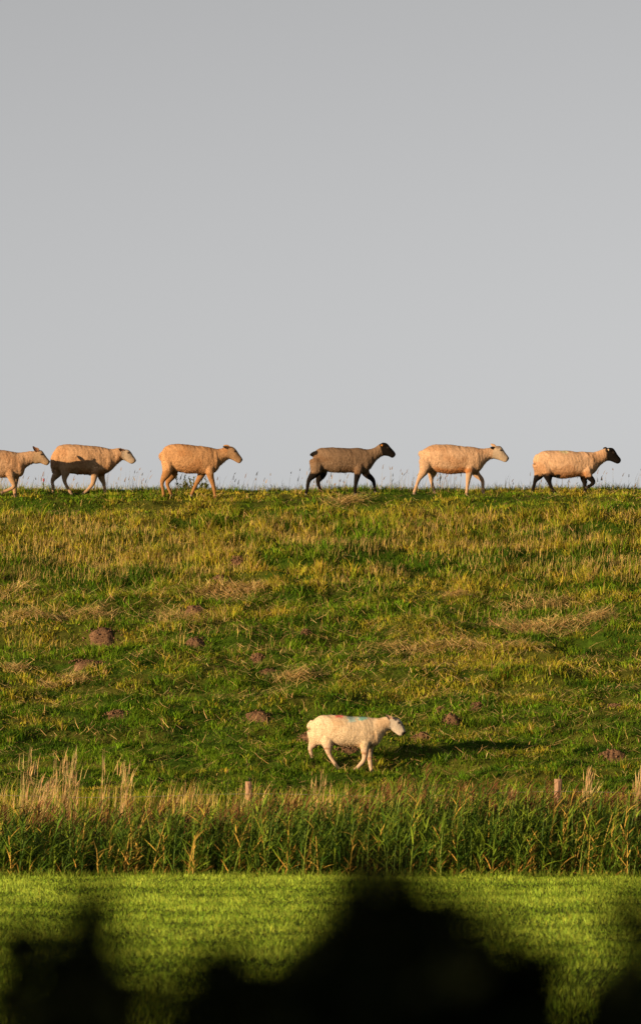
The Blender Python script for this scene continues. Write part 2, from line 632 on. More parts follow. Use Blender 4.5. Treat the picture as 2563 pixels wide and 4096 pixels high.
s2 = blades(tip[m], rng.uniform(0.04, 0.11, k), rng.uniform(0.008, 0.017, k), az[m], t2[m], rng.uniform(0, .5, k), rng.uniform(-.4, .4, k), jitter(np.tile([0.22, 0.15, 0.09], (k, 1)), k, .25))
k = 2600
lx, ly = scatter(k, 96.8, 98.8)
s3 = blades(np.stack([lx, ly, gz(lx, ly)], 1), rng.uniform(.06, .2, k), rng.uniform(.004, .008, k), rng.uniform(0, 6.28, k), np.abs(rng.normal(.3, .3, k)), rng.uniform(0, .8, k), rng.uniform(-.6, .6, k), jitter(lerp(G_MID, TAN * .8, rng.random(k)), k, .2))
o = blade_object('crest_grass', [s1, s2, s3], M_dry)
tag(o, 'thin seeding grass stalks standing along the crest against the sky', 'grass', kind='stuff')

# ------------------------------------------------------------------ meadow in front
n = 180000
u_ = rng.random(n)
y = 30 + (72.1 - 30) * u_ ** 0.8
x = spread_x(y, .6, .6)
z = gz(x, y)
cl = fbm(x * 2.2, y * 0.9, 71, 3)
rows = noise(x * 0.12, y * 1.1, 73)
hgt = (0.028 + 0.030 * smooth(.3, .7, cl)) * rng.uniform(0.5, 1.5, n)
c = lerp(np.array([0.17, 0.29, 0.022]), np.array([0.33, 0.46, 0.055]), smooth(0.26, 0.70, 0.65 * cl + 0.35 * rows + rng.normal(0, 0.07, n)))
c = jitter(c, n, 0.2)
sets = [blades(np.stack([x, y, z - 0.005], 1), hgt, rng.uniform(0.005, 0.010, n), rng.uniform(0, 6.28, n), np.abs(rng.normal(0.3, 0.25, n)), rng.uniform(0.1, 0.9, n), rng.normal(0.4, 0.9, n), c)]
# ragged edge along the ditch
k = 7000
y = rng.uniform(71.3, 72.4, k)
x = spread_x(y)
sets.append(blades(np.stack([x, y, gz(x, y)], 1), rng.uniform(.05, .15, k), rng.uniform(.006, .011, k), rng.uniform(0, 6.28, k), np.abs(rng.normal(.3, .25, k)), rng.uniform(.1, .9, k), rng.uniform(0, 6.28, k), jitter(lerp(G_MID, np.array([0.2, .24, .04]), rng.random(k)), k)))
o = blade_object('meadow_grass', sets, M_grass)
tag(o, 'bright mown meadow grass in front of the reeds', 'grass', kind='stuff')


# ------------------------------------------------------------------ reed bed
def reeds(count):
    t_v, t_l, t_s, t_t, t_c = [], [], [], [], []
    nv = nl = 0

    def strip(P, W, wid, col):
        # ribbon along P (k,3), half width dir W (3), widths (k)
        nonlocal nv, nl
        k = len(P)
        v = np.empty((k * 2, 3))
        v[0::2] = P - W * wid[:, None]
        v[1::2] = P + W * wid[:, None]
        l = []
        for i in range(k - 1):
            l += [2 * i, 2 * i + 1, 2 * i + 3, 2 * i + 2]
        t_v.append(v)
        t_l.append(np.array(l) + nv)
        t_s.append(np.arange(k - 1) * 4 + nl)
        t_t.append(np.full(k - 1, 4))
        t_c.append(np.tile(col, (k * 2, 1)))
        nv += k * 2
        nl += len(l)

    for q in range(count):
        y = 72.05 + 3.5 * rng.random() ** 1.15
        x = float(spread_x(np.array([y]), .5, .5)[0])
        y += 0.5 * (float(fbm(x * 1.1, 3.0, 85, 2)) - .45)
        z0 = float(gz(x, y))
        gap = float(fbm(x * 0.8, y * 0.5, 81, 2))
        top = 0.78 + 0.30 * (gap - 0.5) * 2 + rng.normal(0, 0.12)
        if y < 72.5:
            top *= rng.uniform(0.35, 0.95)
        H = max(0.3, top - z0)
        lean = rng.normal(0.10, 0.09)
        leany = rng.normal(0, 0.06)
        ts = np.linspace(0, 1, 5)
        stem = np.stack([x + lean * H * ts ** 1.6, y + leany * H * ts, z0 + H * ts], 1)
        g = rng.random()
        g = g ** 1.5
        gcol = np.array([0.030, 0.078, 0.008]) * (1 - g) + np.array([0.15, 0.22, 0.018]) * g
        if rng.random() < 0.10:
            gcol = np.array([0.36, 0.25, 0.05])
        f = rng.uniform(-0.6, 0.6)
        strip(stem, np.array([math.cos(f), math.sin(f), 0]), np.linspace(0.006, 0.0025, 5), gcol * 1.1)
        nlv = rng.integers(8, 13)
        side = 1
        for j in range(nlv):
            tt = 0.12 + 0.85 * (j + rng.random() * .6) / nlv
            p = np.array([np.interp(tt, ts, stem[:, i]) for i in range(3)])
            side = -side
            ang = (0 if side > 0 else math.pi) + rng.normal(0.0, 0.7)
            if side < 0 and rng.random() < 0.35:
                ang = rng.normal(0, 0.7)
            el = rng.uniform(0.5, 1.25)
            Ln = rng.uniform(0.13, 0.31)
            hd = np.array([math.cos(ang), math.sin(ang), 0])
            k = 4
            P = [p]
            e_ = el
            droop = rng.uniform(0.0, 0.3)
            for i in range(k - 1):
                P.append(P[-1] + (hd * math.cos(e_) + np.array([0, 0, math.sin(e_)])) * Ln / (k - 1))
                e_ -= droop
            W = np.cross(hd, [0, 0, 1]) * math.cos(0.6) + np.array([0, 0, 1]) * math.sin(rng.normal(0, .7)) * .6
            W /= np.linalg.norm(W)
            wmax = rng.uniform(0.006, 0.0125)
            lc = gcol * rng.uniform(0.5, 1.6)
            if tt < 0.4 and rng.random() < 0.22:
                lc = np.array([0.45, 0.27, 0.06]) * rng.uniform(.6, 1.1)
            strip(np.array(P), W, wmax * np.array([0.7, 1.0, 0.7, 0.04]), lc)
        # feathery brown plume
        if rng.random() < 0.30 and y > 73.0:
            p = stem[-1]
            pc = np.array([0.12, 0.055, 0.022]) * rng.uniform(0.7, 1.3)
            for b in range(9):
                a_ = rng.normal(0.25, 0.8)
                Ln = rng.uniform(0.07, 0.17)
                d = np.array([0.38 * math.cos(a_) + 0.18, 0.3 * math.sin(a_), 1.0])
                d /= np.linalg.norm(d)
                P = np.stack([p - [0, 0, .02 * b], p - [0, 0, .02 * b] + d * Ln * .5, p - [0, 0, .02 * b] + d * Ln + [0.02, 0, -.01]])
                strip(P, np.array([math.cos(b), math.sin(b), 0]), np.array([0.003, 0.0065, 0.001]), pc)
    me = mesh_np('reed_bed', np.concatenate(t_v), np.concatenate(t_l), np.concatenate(t_s), np.concatenate(t_t), np.concatenate(t_c), M_reed)
    return link(bpy.data.objects.new('reed_bed', me))


tag(reeds(3400), 'dense green reeds with brown plumes filling the ditch below the dike', 'reeds', kind='stuff')

# thin dry stalks scattered behind the reeds
n = 6300
y = rng.uniform(75.4, 77.6, n)
x = spread_x(y)
pat = fbm(x * 1.3 + 4, y * .6, 91, 2)
keep = rng.random(n) < 0.2 + .8 * smooth(.4, .62, pat)
x, y, pat = x[keep], y[keep], pat[keep]
n = len(x)
hgt = rng.uniform(0.18, 0.52, n) * (.6 + .7 * pat)
c = jitter(lerp(G_YEL, STRAW * .85, rng.random(n) ** .7), n, .2)
red = rng.random(n) < .08
c[red] = np.array([.2, .085, .05])
s1 = blades(np.stack([x, y, gz(x, y) - .01], 1), hgt, rng.uniform(.005, .010, n), rng.normal(0, 1, n), np.abs(rng.normal(.08, .13, n)), rng.uniform(0, .5, n), rng.uniform(-1, 1, n), c)
k = 14000
y = rng.uniform(75.6, 78.2, k)
x = spread_x(y)
s2 = blades(np.stack([x, y, gz(x, y) - .01], 1), rng.uniform(.08, .26, k), rng.uniform(.006, .011, k), rng.uniform(0, 6.28, k), np.abs(rng.normal(.2, .25, k)), rng.uniform(0, .8, k), rng.uniform(0, 6.28, k), jitter(lerp(G_MID, G_YEL, rng.random(k)), k))
tag(blade_object('ditch_edge_grass', [s1, s2], M_dry), 'mixed green and straw coloured rank grass along the foot of the dike', 'grass', kind='stuff')

# tall dry tussocks one can tell apart: u, v of foot, v of top, spread px, stalks, lean, label
TUSS = [
    (105, 3262, 2990, 60, 26, .10, 'tall sparse dry grass tussock at the far left behind the reeds'),
    (165, 3255, 3085, 75, 80, .22, 'dense low pinkish dry tussock leaning right at the far left'),
    (222, 3258, 2985, 16, 9, .05, 'slim upright bunch of dry stalks between the two left tussocks'),
    (262, 3262, 2966, 34, 30, .07, 'tallest pale dry grass tussock near the left edge'),
    (300, 3262, 2982, 12, 7, .16, 'single leaning bunch of tall dry stalks right of the tallest tussock'),
    (490, 3255, 3030, 60, 40, .06, 'pale dry tussock midway between the left edge and the left post'),
    (410, 3250, 3010, 24, 8, .03, 'few thin tall dry stalks left of the midway pale tussock'),
    (1270, 3215, 3085, 50, 26, .10, 'thin dry stalks standing below the hind feet of the lower sheep'),
    (2020, 3268, 3135, 32, 70, .28, 'dense straw tussock leaning right, left of the right fence post'),
    (2335, 3262, 3058, 34, 36, .16, 'pointed dry tussock just right of the right fence post'),
    (2545, 3262, 3060, 34, 36, .10, 'dry tussock cut by the right edge of the picture'),
    (1880, 3250, 3130, 40, 18, -.12, 'thin dry stalks crossing each other left of the leaning straw tussock'),
]
for (u, v, vt, sp, k, lean, lab) in TUSS:
    k = int(k * 1.25)
    Y = 76.5
    P = at_depth(u, v, Y)
    T = at_depth(u, vt, Y)
    z0 = float(gz(P[0], Y))
    Ht = T[2] - z0
    w = sp / (FPX / Y) / 2
    x = rng.normal(0, w * .6, k)
    y = rng.normal(0, .10, k)
    L = Ht * np.where(rng.random(k) < .3, rng.uniform(.85, 1.02, k), rng.uniform(.35, .85, k))
    tilt = np.abs(rng.normal(abs(lean), .11, k))
    az = rng.normal(0 if lean > 0 else math.pi, .6, k)
    base = np.stack([x, y, gz(P[0] + x, Y + y) - z0 - .02], 1)
    c = jitter(lerp(TAN * .65, STRAW * .72, rng.random(k)), k, .15)
    sets = [blades(base, L, rng.uniform(.0035, .0065, k), az, tilt * .6, tilt * .9, rng.normal(0, .5, k), c)]
    tl = tilt * .6
    hd = np.stack([np.cos(az), np.sin(az), np.zeros(k)], 1)
    mid = base + (hd * np.sin(tl)[:, None] + np.array([0, 0, 1]) * np.cos(tl)[:, None]) * (L * .55)[:, None]
    t2 = tilt * 1.5
    hp = mid + (hd * np.sin(t2)[:, None] + np.array([0, 0, 1]) * np.cos(t2)[:, None]) * (L * .25)[:, None]
    sets.append(blades(hp, L * .24, rng.uniform(.007, .013, k), az, t2, tilt * .8, rng.normal(0, .5, k), jitter(np.tile(STRAW * .75, (k, 1)), k, .15)))
    q = k
    sets.append(blades(np.stack([rng.normal(0, w * .7, q), rng.normal(0, .1, q), np.full(q, -.03)], 1), rng.uniform(.12, .42, q) * min(1, Ht), rng.uniform(.006, .011, q), rng.normal(0, 1, q), np.abs(rng.normal(.15, .15, q)), rng.uniform(0, .6, q), rng.uniform(-1, 1, q), jitter(lerp(TAN * .55, STRAW * .7, rng.random(q)), q, .2)))
    o = blade_object('dry_grass_tussock', sets, M_dry)
    o.location = (P[0], Y, z0)
    tag(o, lab, 'dry grass', 'dry tussocks along the ditch')


# ------------------------------------------------------------------ fence
def fence_post(u, vtop, vbase, wpx, Y, lab, lean):
    B = at_depth(u, vbase, Y)
    T = at_depth(u, vtop, Y)
    z0 = float(gz(B[0], Y)) - 0.25
    H = T[2] - z0
    root = empty('fence_post', (B[0], Y, z0 + .25))
    r = wpx / (FPX / Y) / 2
    t = Tris()
    nl, na = 9, 10
    v, c = [], []
    for i in range(nl):
        f = i / (nl - 1)
        for k in range(na):
            th = 2 * math.pi * k / na + math.pi / na
            sq = 1 / max(abs(math.cos(th)), abs(math.sin(th))) ** 0.95
            rr = r * sq * (0.92 + .16 * float(noise(k * 1.7, f * 3, int(u)))) * (1 - .06 * f)
            v.append((rr * math.cos(th) + lean * f * H, rr * .9 * math.sin(th), -.25 + f * H + (.012 * float(noise(k * 2.1, 3, 5)) if i == nl - 1 else 0)))
            c.append(np.array([.30, .19, .125]) * (.75 + .4 * float(noise(k * 1.3, f * 2, 3 + int(u)))))
    f_ = [[i * na + k, i * na + (k + 1) % na, (i + 1) * na + (k + 1) % na, (i + 1) * na + k] for i in range(nl - 1) for k in range(na)]
    f_.append(list(range((nl - 1) * na, nl * na)))
    t.add(v, f_, np.array(c))
    link(bpy.data.objects.new('post', t.mesh('post', M_wood)), root)
    t = Tris()   # drying crack down the face
    t.add([(-.1 * r + lean * .2, -r * 1.02, H * .15), (.05 * r + lean * .2, -r * 1.03, H * .15), (.12 * r + lean * H, -r * 1.0, H - .27), (-.02 * r + lean * H, -r * 1.0, H - .27)], [[0, 1, 2, 3]], (.03, .02, .014))
    link(bpy.data.objects.new('crack', t.mesh('crack', M_wood)), root)
    t = Tris()   # black screw insulator on the top
    px = lean * H + r * .45
    t.tube([(px, 0, H - .27), (px, 0, H - .225), (px, 0, H - .222), (px, 0, H - .19)], [.006, .006, .016, .012], (.012, .011, .01), 8)
    link(bpy.data.objects.new('insulator', t.mesh('insulator', M_hoof)), root)
    tag(root, lab, 'fence post', 'fence posts at the foot of the dike')
    return B[0], z0 + H


PA = fence_post(998, 3128, 3215, 27, 77.3, 'narrow weathered wooden fence post on the left, half hidden by dry grass', -.02)
PB = fence_post(2231, 3118, 3215, 33, 77.3, 'thicker cracked wooden fence post on the right below the sheep\'s shadow', 0.0)
t = Tris()
for dz in (-.16,):
    wx = np.linspace(-7.6, 7.6, 40)
    wz = np.interp(wx, [-7.6, PA[0], PB[0], 7.6], [PA[1], PA[1], PB[1], PB[1]]) + dz
    span = PB[0] - PA[0]
    wz -= .05 * (np.sin(np.clip((wx - PA[0]) / span, -1, 2) * math.pi) ** 2)
    t.tube(np.stack([wx, np.full(40, 77.3 - .065), wz], 1), np.full(40, .0032), (.42, .38, .32), 5)
tag(link(bpy.data.objects.new('fence_wire', t.mesh('fence_wire', M_wire))), 'thin pale fence wire strung between the two wooden posts', 'wire')


# ------------------------------------------------------------------ sheep
def ringset(P, hw, n=18, sup=2.3):
    """P: top/bottom point pairs in the x-z plane, hw lateral half widths -> rings"""
    R = []
    th = np.arange(n) * 2 * math.pi / n
    for (tx, tz, bx, bz), h in zip(P, hw):
        cx, cz = (tx + bx) / 2, (tz + bz) / 2
        ax, az_ = (tx - bx) / 2, (tz - bz) / 2
        cs = np.sign(np.cos(th)) * np.abs(np.cos(th)) ** (2 / sup)
        sn = np.sign(np.sin(th)) * np.abs(np.sin(th)) ** (2 / sup)
        R.append(np.stack([cx + ax * cs, h * sn, cz + az_ * cs], 1))
    return R


def loft_bm(bm, rings):
    vs = [[bm.verts.new(p) for p in r] for r in rings]
    n = len(vs[0])
    for a_, b_ in zip(vs[:-1], vs[1:]):
        for k in range(n):
            bm.faces.new((a_[k], a_[(k + 1) % n], b_[(k + 1) % n], b_[k]))
    bm.faces.new(vs[0][::-1])
    bm.faces.new(vs[-1])


def path_rings(pts, rad, n=12, flat=1.0):
    pts = np.asarray(pts, float)
    # refine path
    R = []
    for i, p in enumerate(pts):
        d = pts[min(i + 1, len(pts) - 1)] - pts[max(i - 1, 0)]
        d /= np.linalg.norm(d) + 1e-9
        b = np.array([0, 1.0, 0])
        b -= d * b.dot(d)
        b /= np.linalg.norm(b)
        a_ = np.cross(b, d)
        th = np.arange(n) * 2 * math.pi / n
        R.append(p + rad[i] * (np.cos(th)[:, None] * a_ + flat * np.sin(th)[:, None] * b))
    return R


def resample(pts, k):
    pts = np.asarray(pts, float)
    n = len(pts)
    out = []
    t = np.linspace(0, n - 1, (n - 1) * k + 1)
    for q in t:      # catmull-rom
        i = min(int(q), n - 2)
        f = q - i
        p0, p1, p2, p3 = pts[max(i - 1, 0)], pts[i], pts[i + 1], pts[min(i + 2, n - 1)]
        out.append(0.5 * (2 * p1 + (p2 - p0) * f + (2 * p0 - 5 * p1 + 4 * p2 - p3) * f * f + (3 * p1 - p0 - 3 * p2 + p3) * f ** 3))
    return np.array(out)


HIND_R = [.13, .090, .039, .029, .031]
FORE_R = [.105, .066, .039, .029, .031]


def build_sheep(S):
    sc, ox, oy = S['frame']
    Yc = S['Y']

    def W(zx, zy):
        p = at_depth(ox + zx * sc, oy + zy * sc, Yc)
        return p[0], p[2]

    # root on the ground below the body's middle
    xs = [p[0] for p in S['body'][:16]]
    rx, _ = W((min(xs) + max(xs)) / 2, 0)
    rz = float(gz(rx, Yc))
    root = empty('sheep', (rx, Yc, rz))

    def Lp(zx, zy):
        a_, b_ = W(zx, zy)
        return a_ - rx, b_ - rz

    bm = bmesh.new()
    rows = resample(np.array([list(Lp(p[0], p[1])) + list(Lp(p[2], p[3])) + [p[4]] for p in S['body']]), 2)
    hd_ = np.clip((np.arange(len(rows)) - 29) / 4, 0, 1) * .07      # the smoothing thins the head a little
    for a_, b_ in ((0, 2), (1, 3)):
        m_ = (rows[:, a_] + rows[:, b_]) / 2
        d_ = (rows[:, a_] - rows[:, b_]) / 2 * (1 + hd_)
        rows[:, a_], rows[:, b_] = m_ + d_, m_ - d_
    hw = np.maximum(rows[:, 4] * np.where(rows[:, 4] > .15, .90, 1.0), .012)
    loft_bm(bm, ringset(rows[:, :4], hw))
    legs = []
    for key, kind, side in (('hn', 'h', -1), ('hf', 'h', 1), ('fn', 'f', -1), ('ff', 'f', 1)):
        pts = [Lp(*q) for q in S[key]]
        lat = [.055, .112, .113, .11, .11] if kind == 'h' else [.06, .112, .108, .10, .10]
        P = np.array([(p[0], side * l, p[1]) for p, l in zip(pts, lat)])
        if key not in S.get('lift', ()):
            g = float(gz(P[-1, 0] + rx, P[-1, 1] + Yc)) - rz + .02
            d = g - P[-1, 2]
            P[:, 2] += d * np.array([0, .1, .45, .8, 1.0])
        rad = np.array(HIND_R if kind == 'h' else FORE_R) * S.get('legk', 1.0)
        PR = resample(np.column_stack([P, rad]), 3)
        loft_bm(bm, path_rings(PR[:, :3], PR[:, 3], 12, .9))
        legs.append((key, PR))
    if 'tail' in S:
        T = [Lp(q[0], q[1]) for q in S['tail']]
        tr = [q[2] for q in S['tail']]
        PR = resample(np.array([(p[0], 0, p[1], r_) for p, r_ in zip(T, tr)]), 3)
        loft_bm(bm, path_rings(PR[:, :3], np.maximum(PR[:, 3], .008), 10, .9))
    for (zx, zy, r_, lat) in S.get('lumps', ()):
        a_, b_ = Lp(zx, zy)
        PR = np.array([(a_ - r_, lat, b_), (a_ - r_ * .6, lat, b_), (a_, lat, b_ - .01), (a_ + r_ * .6, lat, b_), (a_ + r_, lat, b_)])
        loft_bm(bm, path_rings(PR, [r_ * .2, r_ * .8, r_, r_ * .8, r_ * .2], 10))
    # brow ridges and cheek mass
    me = bpy.data.meshes.new('tmp')
    bm.normal_update()
    bm.to_mesh(me)
    bm.free()
    tmp = bpy.data.objects.new('tmp', me)
    COL.objects.link(tmp)
    md = tmp.modifiers.new('r', 'REMESH')
    md.mode = 'VOXEL'
    md.voxel_size = .0115
    sm = tmp.modifiers.new('s', 'SMOOTH')
    sm.factor = .5
    sm.iterations = 7
    dg = bpy.context.evaluated_depsgraph_get()
    dg.update()
    body = bpy.data.meshes.new_from_object(tmp.evaluated_get(dg))
    bpy.data.objects.remove(tmp)
    n = len(body.vertices)
    co = np.empty(n * 3)
    body.vertices.foreach_get('co', co)
    co = co.reshape(-1, 3)
    no = np.empty(n * 3)
    body.vertices.foreach_get('normal', no)
    no = no.reshape(-1, 3)
    # regions: face by a line, legs by distance to the leg path below a given height
    (ax_, az_), (bx_, bz_) = Lp(*S['face'][:2]), Lp(*S['face'][2:])
    dx, dz = bx_ - ax_, bz_ - az_
    ln = math.hypot(dx, dz)
    sd = ((co[:, 0] - ax_) * -dz - (co[:, 2] - az_) * -dx) / ln
    wob = (noise(co[:, 0] * 25 + 7, co[:, 2] * 25 + co[:, 1] * 20, S['seed']) - .5) * .03
    fw = smooth(-.008, .012, sd + wob)
    lw = np.zeros(n)
    for key, PR in legs:
        ly = Lp(0, S['legline'][0 if key[0] == 'h' else 1])[1]
        d = np.full(n, 9.0)
        for p in PR:
            d = np.minimum(d, np.linalg.norm(co - p[:3], axis=1) / (p[3] + .02))
        lw = np.maximum(lw, (d < 1.9) * smooth(.015, -.02, co[:, 2] - ly + wob * 1.5))
    # fleece relief: locks hanging down the flanks, shorn ridges
    fl = (1 - fw) * (1 - lw)
    q = co[:, 0] + co[:, 1] * .6
    locks = (fbm(q * 17, co[:, 2] * 6 + q * 3, S['seed'], 3) - .5) * .011 + (fbm(q * 45, co[:, 2] * 26, S['seed'] + 3, 2) - .5) * .009
    big = (fbm(q * 5, co[:, 2] * 4.5, S['seed'] + 5, 2) - .5) * .018
    co = co + no * ((locks + big) * fl * S.get('relief', 1.0))[:, None]
    body.vertices.foreach_set('co', co.ravel())
    # coat colours
    C = S['col']
    c = np.tile(np.array(C['fleece'], float), (n, 1))
    mott = fbm(q * 6, co[:, 2] * 6, S['seed'] + 8, 3)
    c *= (0.82 + .36 * mott)[:, None]
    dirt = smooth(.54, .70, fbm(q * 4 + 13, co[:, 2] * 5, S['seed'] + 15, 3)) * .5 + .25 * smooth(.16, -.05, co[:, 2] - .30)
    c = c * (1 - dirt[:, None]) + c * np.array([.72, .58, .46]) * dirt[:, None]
    if 'belly' in C:
        ys = np.interp(co[:, 0], [Lp(p[2], 0)[0] for p in S['body'][:16]], [Lp(0, p[3])[1] for p in S['body'][:16]])
        bw = smooth(.11, .05, co[:, 2] - ys + wob) * (sd < -.25)
        bx5 = [Lp(S['body'][k_][2], 0)[0] for k_ in (3, 5, 9, 11)]
        bw = bw * smooth(bx5[0], bx5[1], co[:, 0]) * (1 - smooth(bx5[2], bx5[3], co[:, 0]))
        c = c * (1 - bw[:, None]) + np.array(C['belly']) * bw[:, None]
    for (zx, zy, r_, cc) in S.get('marks', ()):
        a_, b_ = Lp(zx, zy)
        d = np.hypot((co[:, 0] - a_) / 1.5, co[:, 2] - b_) + wob * 1.2
        mw = smooth(r_, r_ * .35, d) * .8
        c = c * (1 - mw[:, None]) + np.array(cc) * mw[:, None]
    c = c * (1 - lw[:, None]) + np.array(C['leg']) * lw[:, None]
    if 'legspot' in C:
        spw = lw * smooth(.58, .68, fbm(co[:, 0] * 30 + co[:, 1] * 40, co[:, 2] * 30, S['seed'] + 12, 2)) * .8
        spw = np.maximum(spw, lw * smooth(.07, .03, co[:, 2] - co[:, 2].min()) * .6)
        c = c * (1 - spw[:, None]) + np.array(C['legspot']) * spw[:, None]
    c = c * (1 - fw[:, None]) + np.array(C['face']) * fw[:, None]
    for (zx, zy, r_, cc) in S.get('facemarks', ()):
        a_, b_ = Lp(zx, zy)
        mw = smooth(r_, r_ * .5, np.hypot(co[:, 0] - a_, co[:, 2] - b_) + wob * .4) * fw
        c = c * (1 - mw[:, None]) + np.array(cc) * mw[:, None]
    ea_, eb_ = Lp(*S['eye'])
    mw = smooth(.030, .012, np.hypot(co[:, 0] - ea_, (co[:, 2] - eb_) * 1.3)) * fw * .75
    c = c * (1 - mw[:, None]) + np.array([.06, .04, .03]) * mw[:, None]
    nx_, nz_ = Lp(*S['nose'])
    mw = smooth(.030, .016, np.hypot(co[:, 0] - nx_, co[:, 2] - nz_))
    c = c * (1 - mw[:, None]) + np.array([.018, .014, .013]) * mw[:, None]
    if 'tail' in S and 'tail' in C:
        T = [Lp(q_[0], q_[1]) for q_ in S['tail']]
        d = np.full(n, 9.0)
        for i, (a_, b_) in enumerate(T):
            d = np.minimum(d, np.hypot(co[:, 0] - a_, co[:, 2] - b_) / S['tail'][i][2])
        tw = smooth(1.6, 1.2, d)
        c = c * (1 - tw[:, None]) + np.array(C['tail']) * tw[:, None]
    at = body.attributes.new('Col', 'FLOAT_COLOR', 'POINT')
    c4 = np.ones((n, 4), np.float32)
    c4[:, :3] = c
    at.data.foreach_set('color', c4.ravel())
    body.materials.clear()
    body.materials.append(M_wool)
    body.polygons.foreach_set('use_smooth', np.ones(len(body.polygons), bool))
    body.update()
    bo = link(bpy.data.objects.new('body', body), root)
    # short wool lying down over the coat
    tri = np.array([p.vertices[:3] for p in body.polygons])
    wgt = fl[tri[:, 0]] > .6
    tri = tri[wgt]
    pick = tri[rng.integers(0, len(tri), 7000)]
    w3 = rng.dirichlet((1, 1, 1), 7000)
    P0 = (co[pick] * w3[:, :, None]).sum(1)
    N0 = no[pick[:, 0]]
    D = N0 * rng.uniform(.1, .45, (7000, 1)) + np.array([-.25, 0, -.85]) + rng.normal(0, .25, (7000, 3))
    D /= np.linalg.norm(D, axis=1)[:, None]
    sd_ = np.cross(D, N0)
    sd_ /= np.linalg.norm(sd_, axis=1)[:, None] + 1e-9
    Lw = rng.uniform(.010, .022, (7000, 1))
    ww = rng.uniform(.003, .006, (7000, 1))
    P0 = P0 - N0 * .003
    VV = np.stack([P0 - sd_ * ww, P0 + sd_ * ww, P0 + D * Lw + N0 * .002], 1).reshape(-1, 3)
    CC = np.repeat(c[pick[:, 0]] * rng.uniform(.92, 1.12, (7000, 1)), 3, 0)
    fm = mesh_np('fleece', VV, np.arange(21000), np.arange(7000) * 3, np.full(7000, 3), CC, M_fibre)
    link(bpy.data.objects.new('fleece', fm), root)
    # hooves
    for key, PR in legs:
        p = PR[-1, :3]
        d = PR[-1, :3] - PR[-4, :3]
        d /= np.linalg.norm(d)
        lifted = key in S.get('lift', ())
        t = Tris()
        fwd = np.array([1.0, 0, 0])
        for s_ in (-1, 1):     # two toes
            dn = d if lifted else np.array([.25, 0, -1]) / 1.03
            fr = fwd if not lifted else np.cross([0, 1, 0], d) * -1
            top = p + dn * .004 + np.array([0, s_ * .014, 0])
            v = []
            for (h_, a_, b_, w_) in ((-.012, -.022, .022, .014), (.016, -.025, .034, .016), (.030, -.024, .042, .015)):
                for (ff_, ww_) in ((a_, -w_), (b_ * .6, -w_), (b_, -w_ * .3), (b_, w_ * .3), (b_ * .6, w_), (a_, w_)):
                    v.append(top + dn * h_ + fr * ff_ + np.array([0, ww_ * .85, 0]))
            f_ = [[i * 6 + k, i * 6 + (k + 1) % 6, (i + 1) * 6 + (k + 1) % 6, (i + 1) * 6 + k] for i in range(2) for k in range(6)] + [[12, 13, 14, 15, 16, 17]]
            t.add(v, f_, C.get('hoof', (.10, .07, .05)))
        link(bpy.data.objects.new('hoof', t.mesh('hoof', M_hoof)), root)
    # eyes on the head's surface
    bvh = BVHTree.FromPolygons([Vector(p) for p in co], [list(p.vertices) for p in body.polygons])
    ex_, ez_ = Lp(*S['eye'])
    for s_ in (-1, 1):
        hit = bvh.ray_cast(Vector((ex_, s_ * 1.0, ez_)), Vector((0, -s_, 0)))
        if hit[0] is None:
            continue
        b_ = bmesh.new()
        bmesh.ops.create_uvsphere(b_, u_segments=12, v_segments=8, radius=.0145)
        m_ = bpy.data.meshes.new('eye')
        b_.to_mesh(m_)
        b_.free()
        a_ = m_.attributes.new('Col', 'FLOAT_COLOR', 'POINT')
        a_.data.foreach_set('color', np.tile([.012, .009, .007, 1], len(m_.vertices)).astype(np.float32))
        m_.materials.append(M_eye)
        e_ = link(bpy.data.objects.new('eye', m_), root)
        e_.location = Vector(hit[0]) + Vector((0, s_ * .000, 0))
        e_.scale = (1.25, .7, .8)
    # ears
    for i, (bx, by, tx, ty, s_) in enumerate(S['ears']):
        b0 = np.array([*Lp(bx, by)])
        t0 = np.array([*Lp(tx, ty)])
        B = np.array([b0[0], s_ * .055, b0[1]])
        Tp = np.array([t0[0], s_ * (.055 + .06), t0[1]])
        ax = Tp - B
        Ln = np.linalg.norm(ax)
        ax /= Ln
        side = np.cross(ax, [0, s_, 0])
        side /= np.linalg.norm(side)
        if side[2] < 0:
            side = -side
        out_ = np.cross(ax, side)
        if out_[1] * s_ < 0:
            out_ = -out_
        t = Tris()
        prof = [(0, .45), (.15, .75), (.35, 1.0), (.55, .97), (.75, .72), (.9, .4), (1.0, .05)]
        rows_ = []
        wm = S.get('earw', .027)
        for layer in (0, 1):
            for (f_, w_) in prof:
                for g in (-1, -.5, 0, .5, 1):
                    cup = .016 * (1 - g * g) * w_
                    rows_.append(B - ax * .015 + ax * Ln * 1.05 * f_ + side * g * w_ * wm - out_ * cup + out_ * (.006 if layer else 0) * (1 - abs(g)))
        f_ = []
        for layer in (0, 1):
            o_ = layer * 35
            for r_ in range(6):
                for g in range(4):
                    q4 = [o_ + r_ * 5 + g, o_ + r_ * 5 + g + 1, o_ + (r_ + 1) * 5 + g + 1, o_ + (r_ + 1) * 5 + g]
                    f_.append(q4 if layer else q4[::-1])
        ec = np.array([S['earcol']] * 35 + [S.get('earin', S['earcol'])] * 35)
        t.add(rows_, f_, ec)
        ear = link(bpy.data.objects.new('ear', t.mesh('ear', M_wool, True)), root)
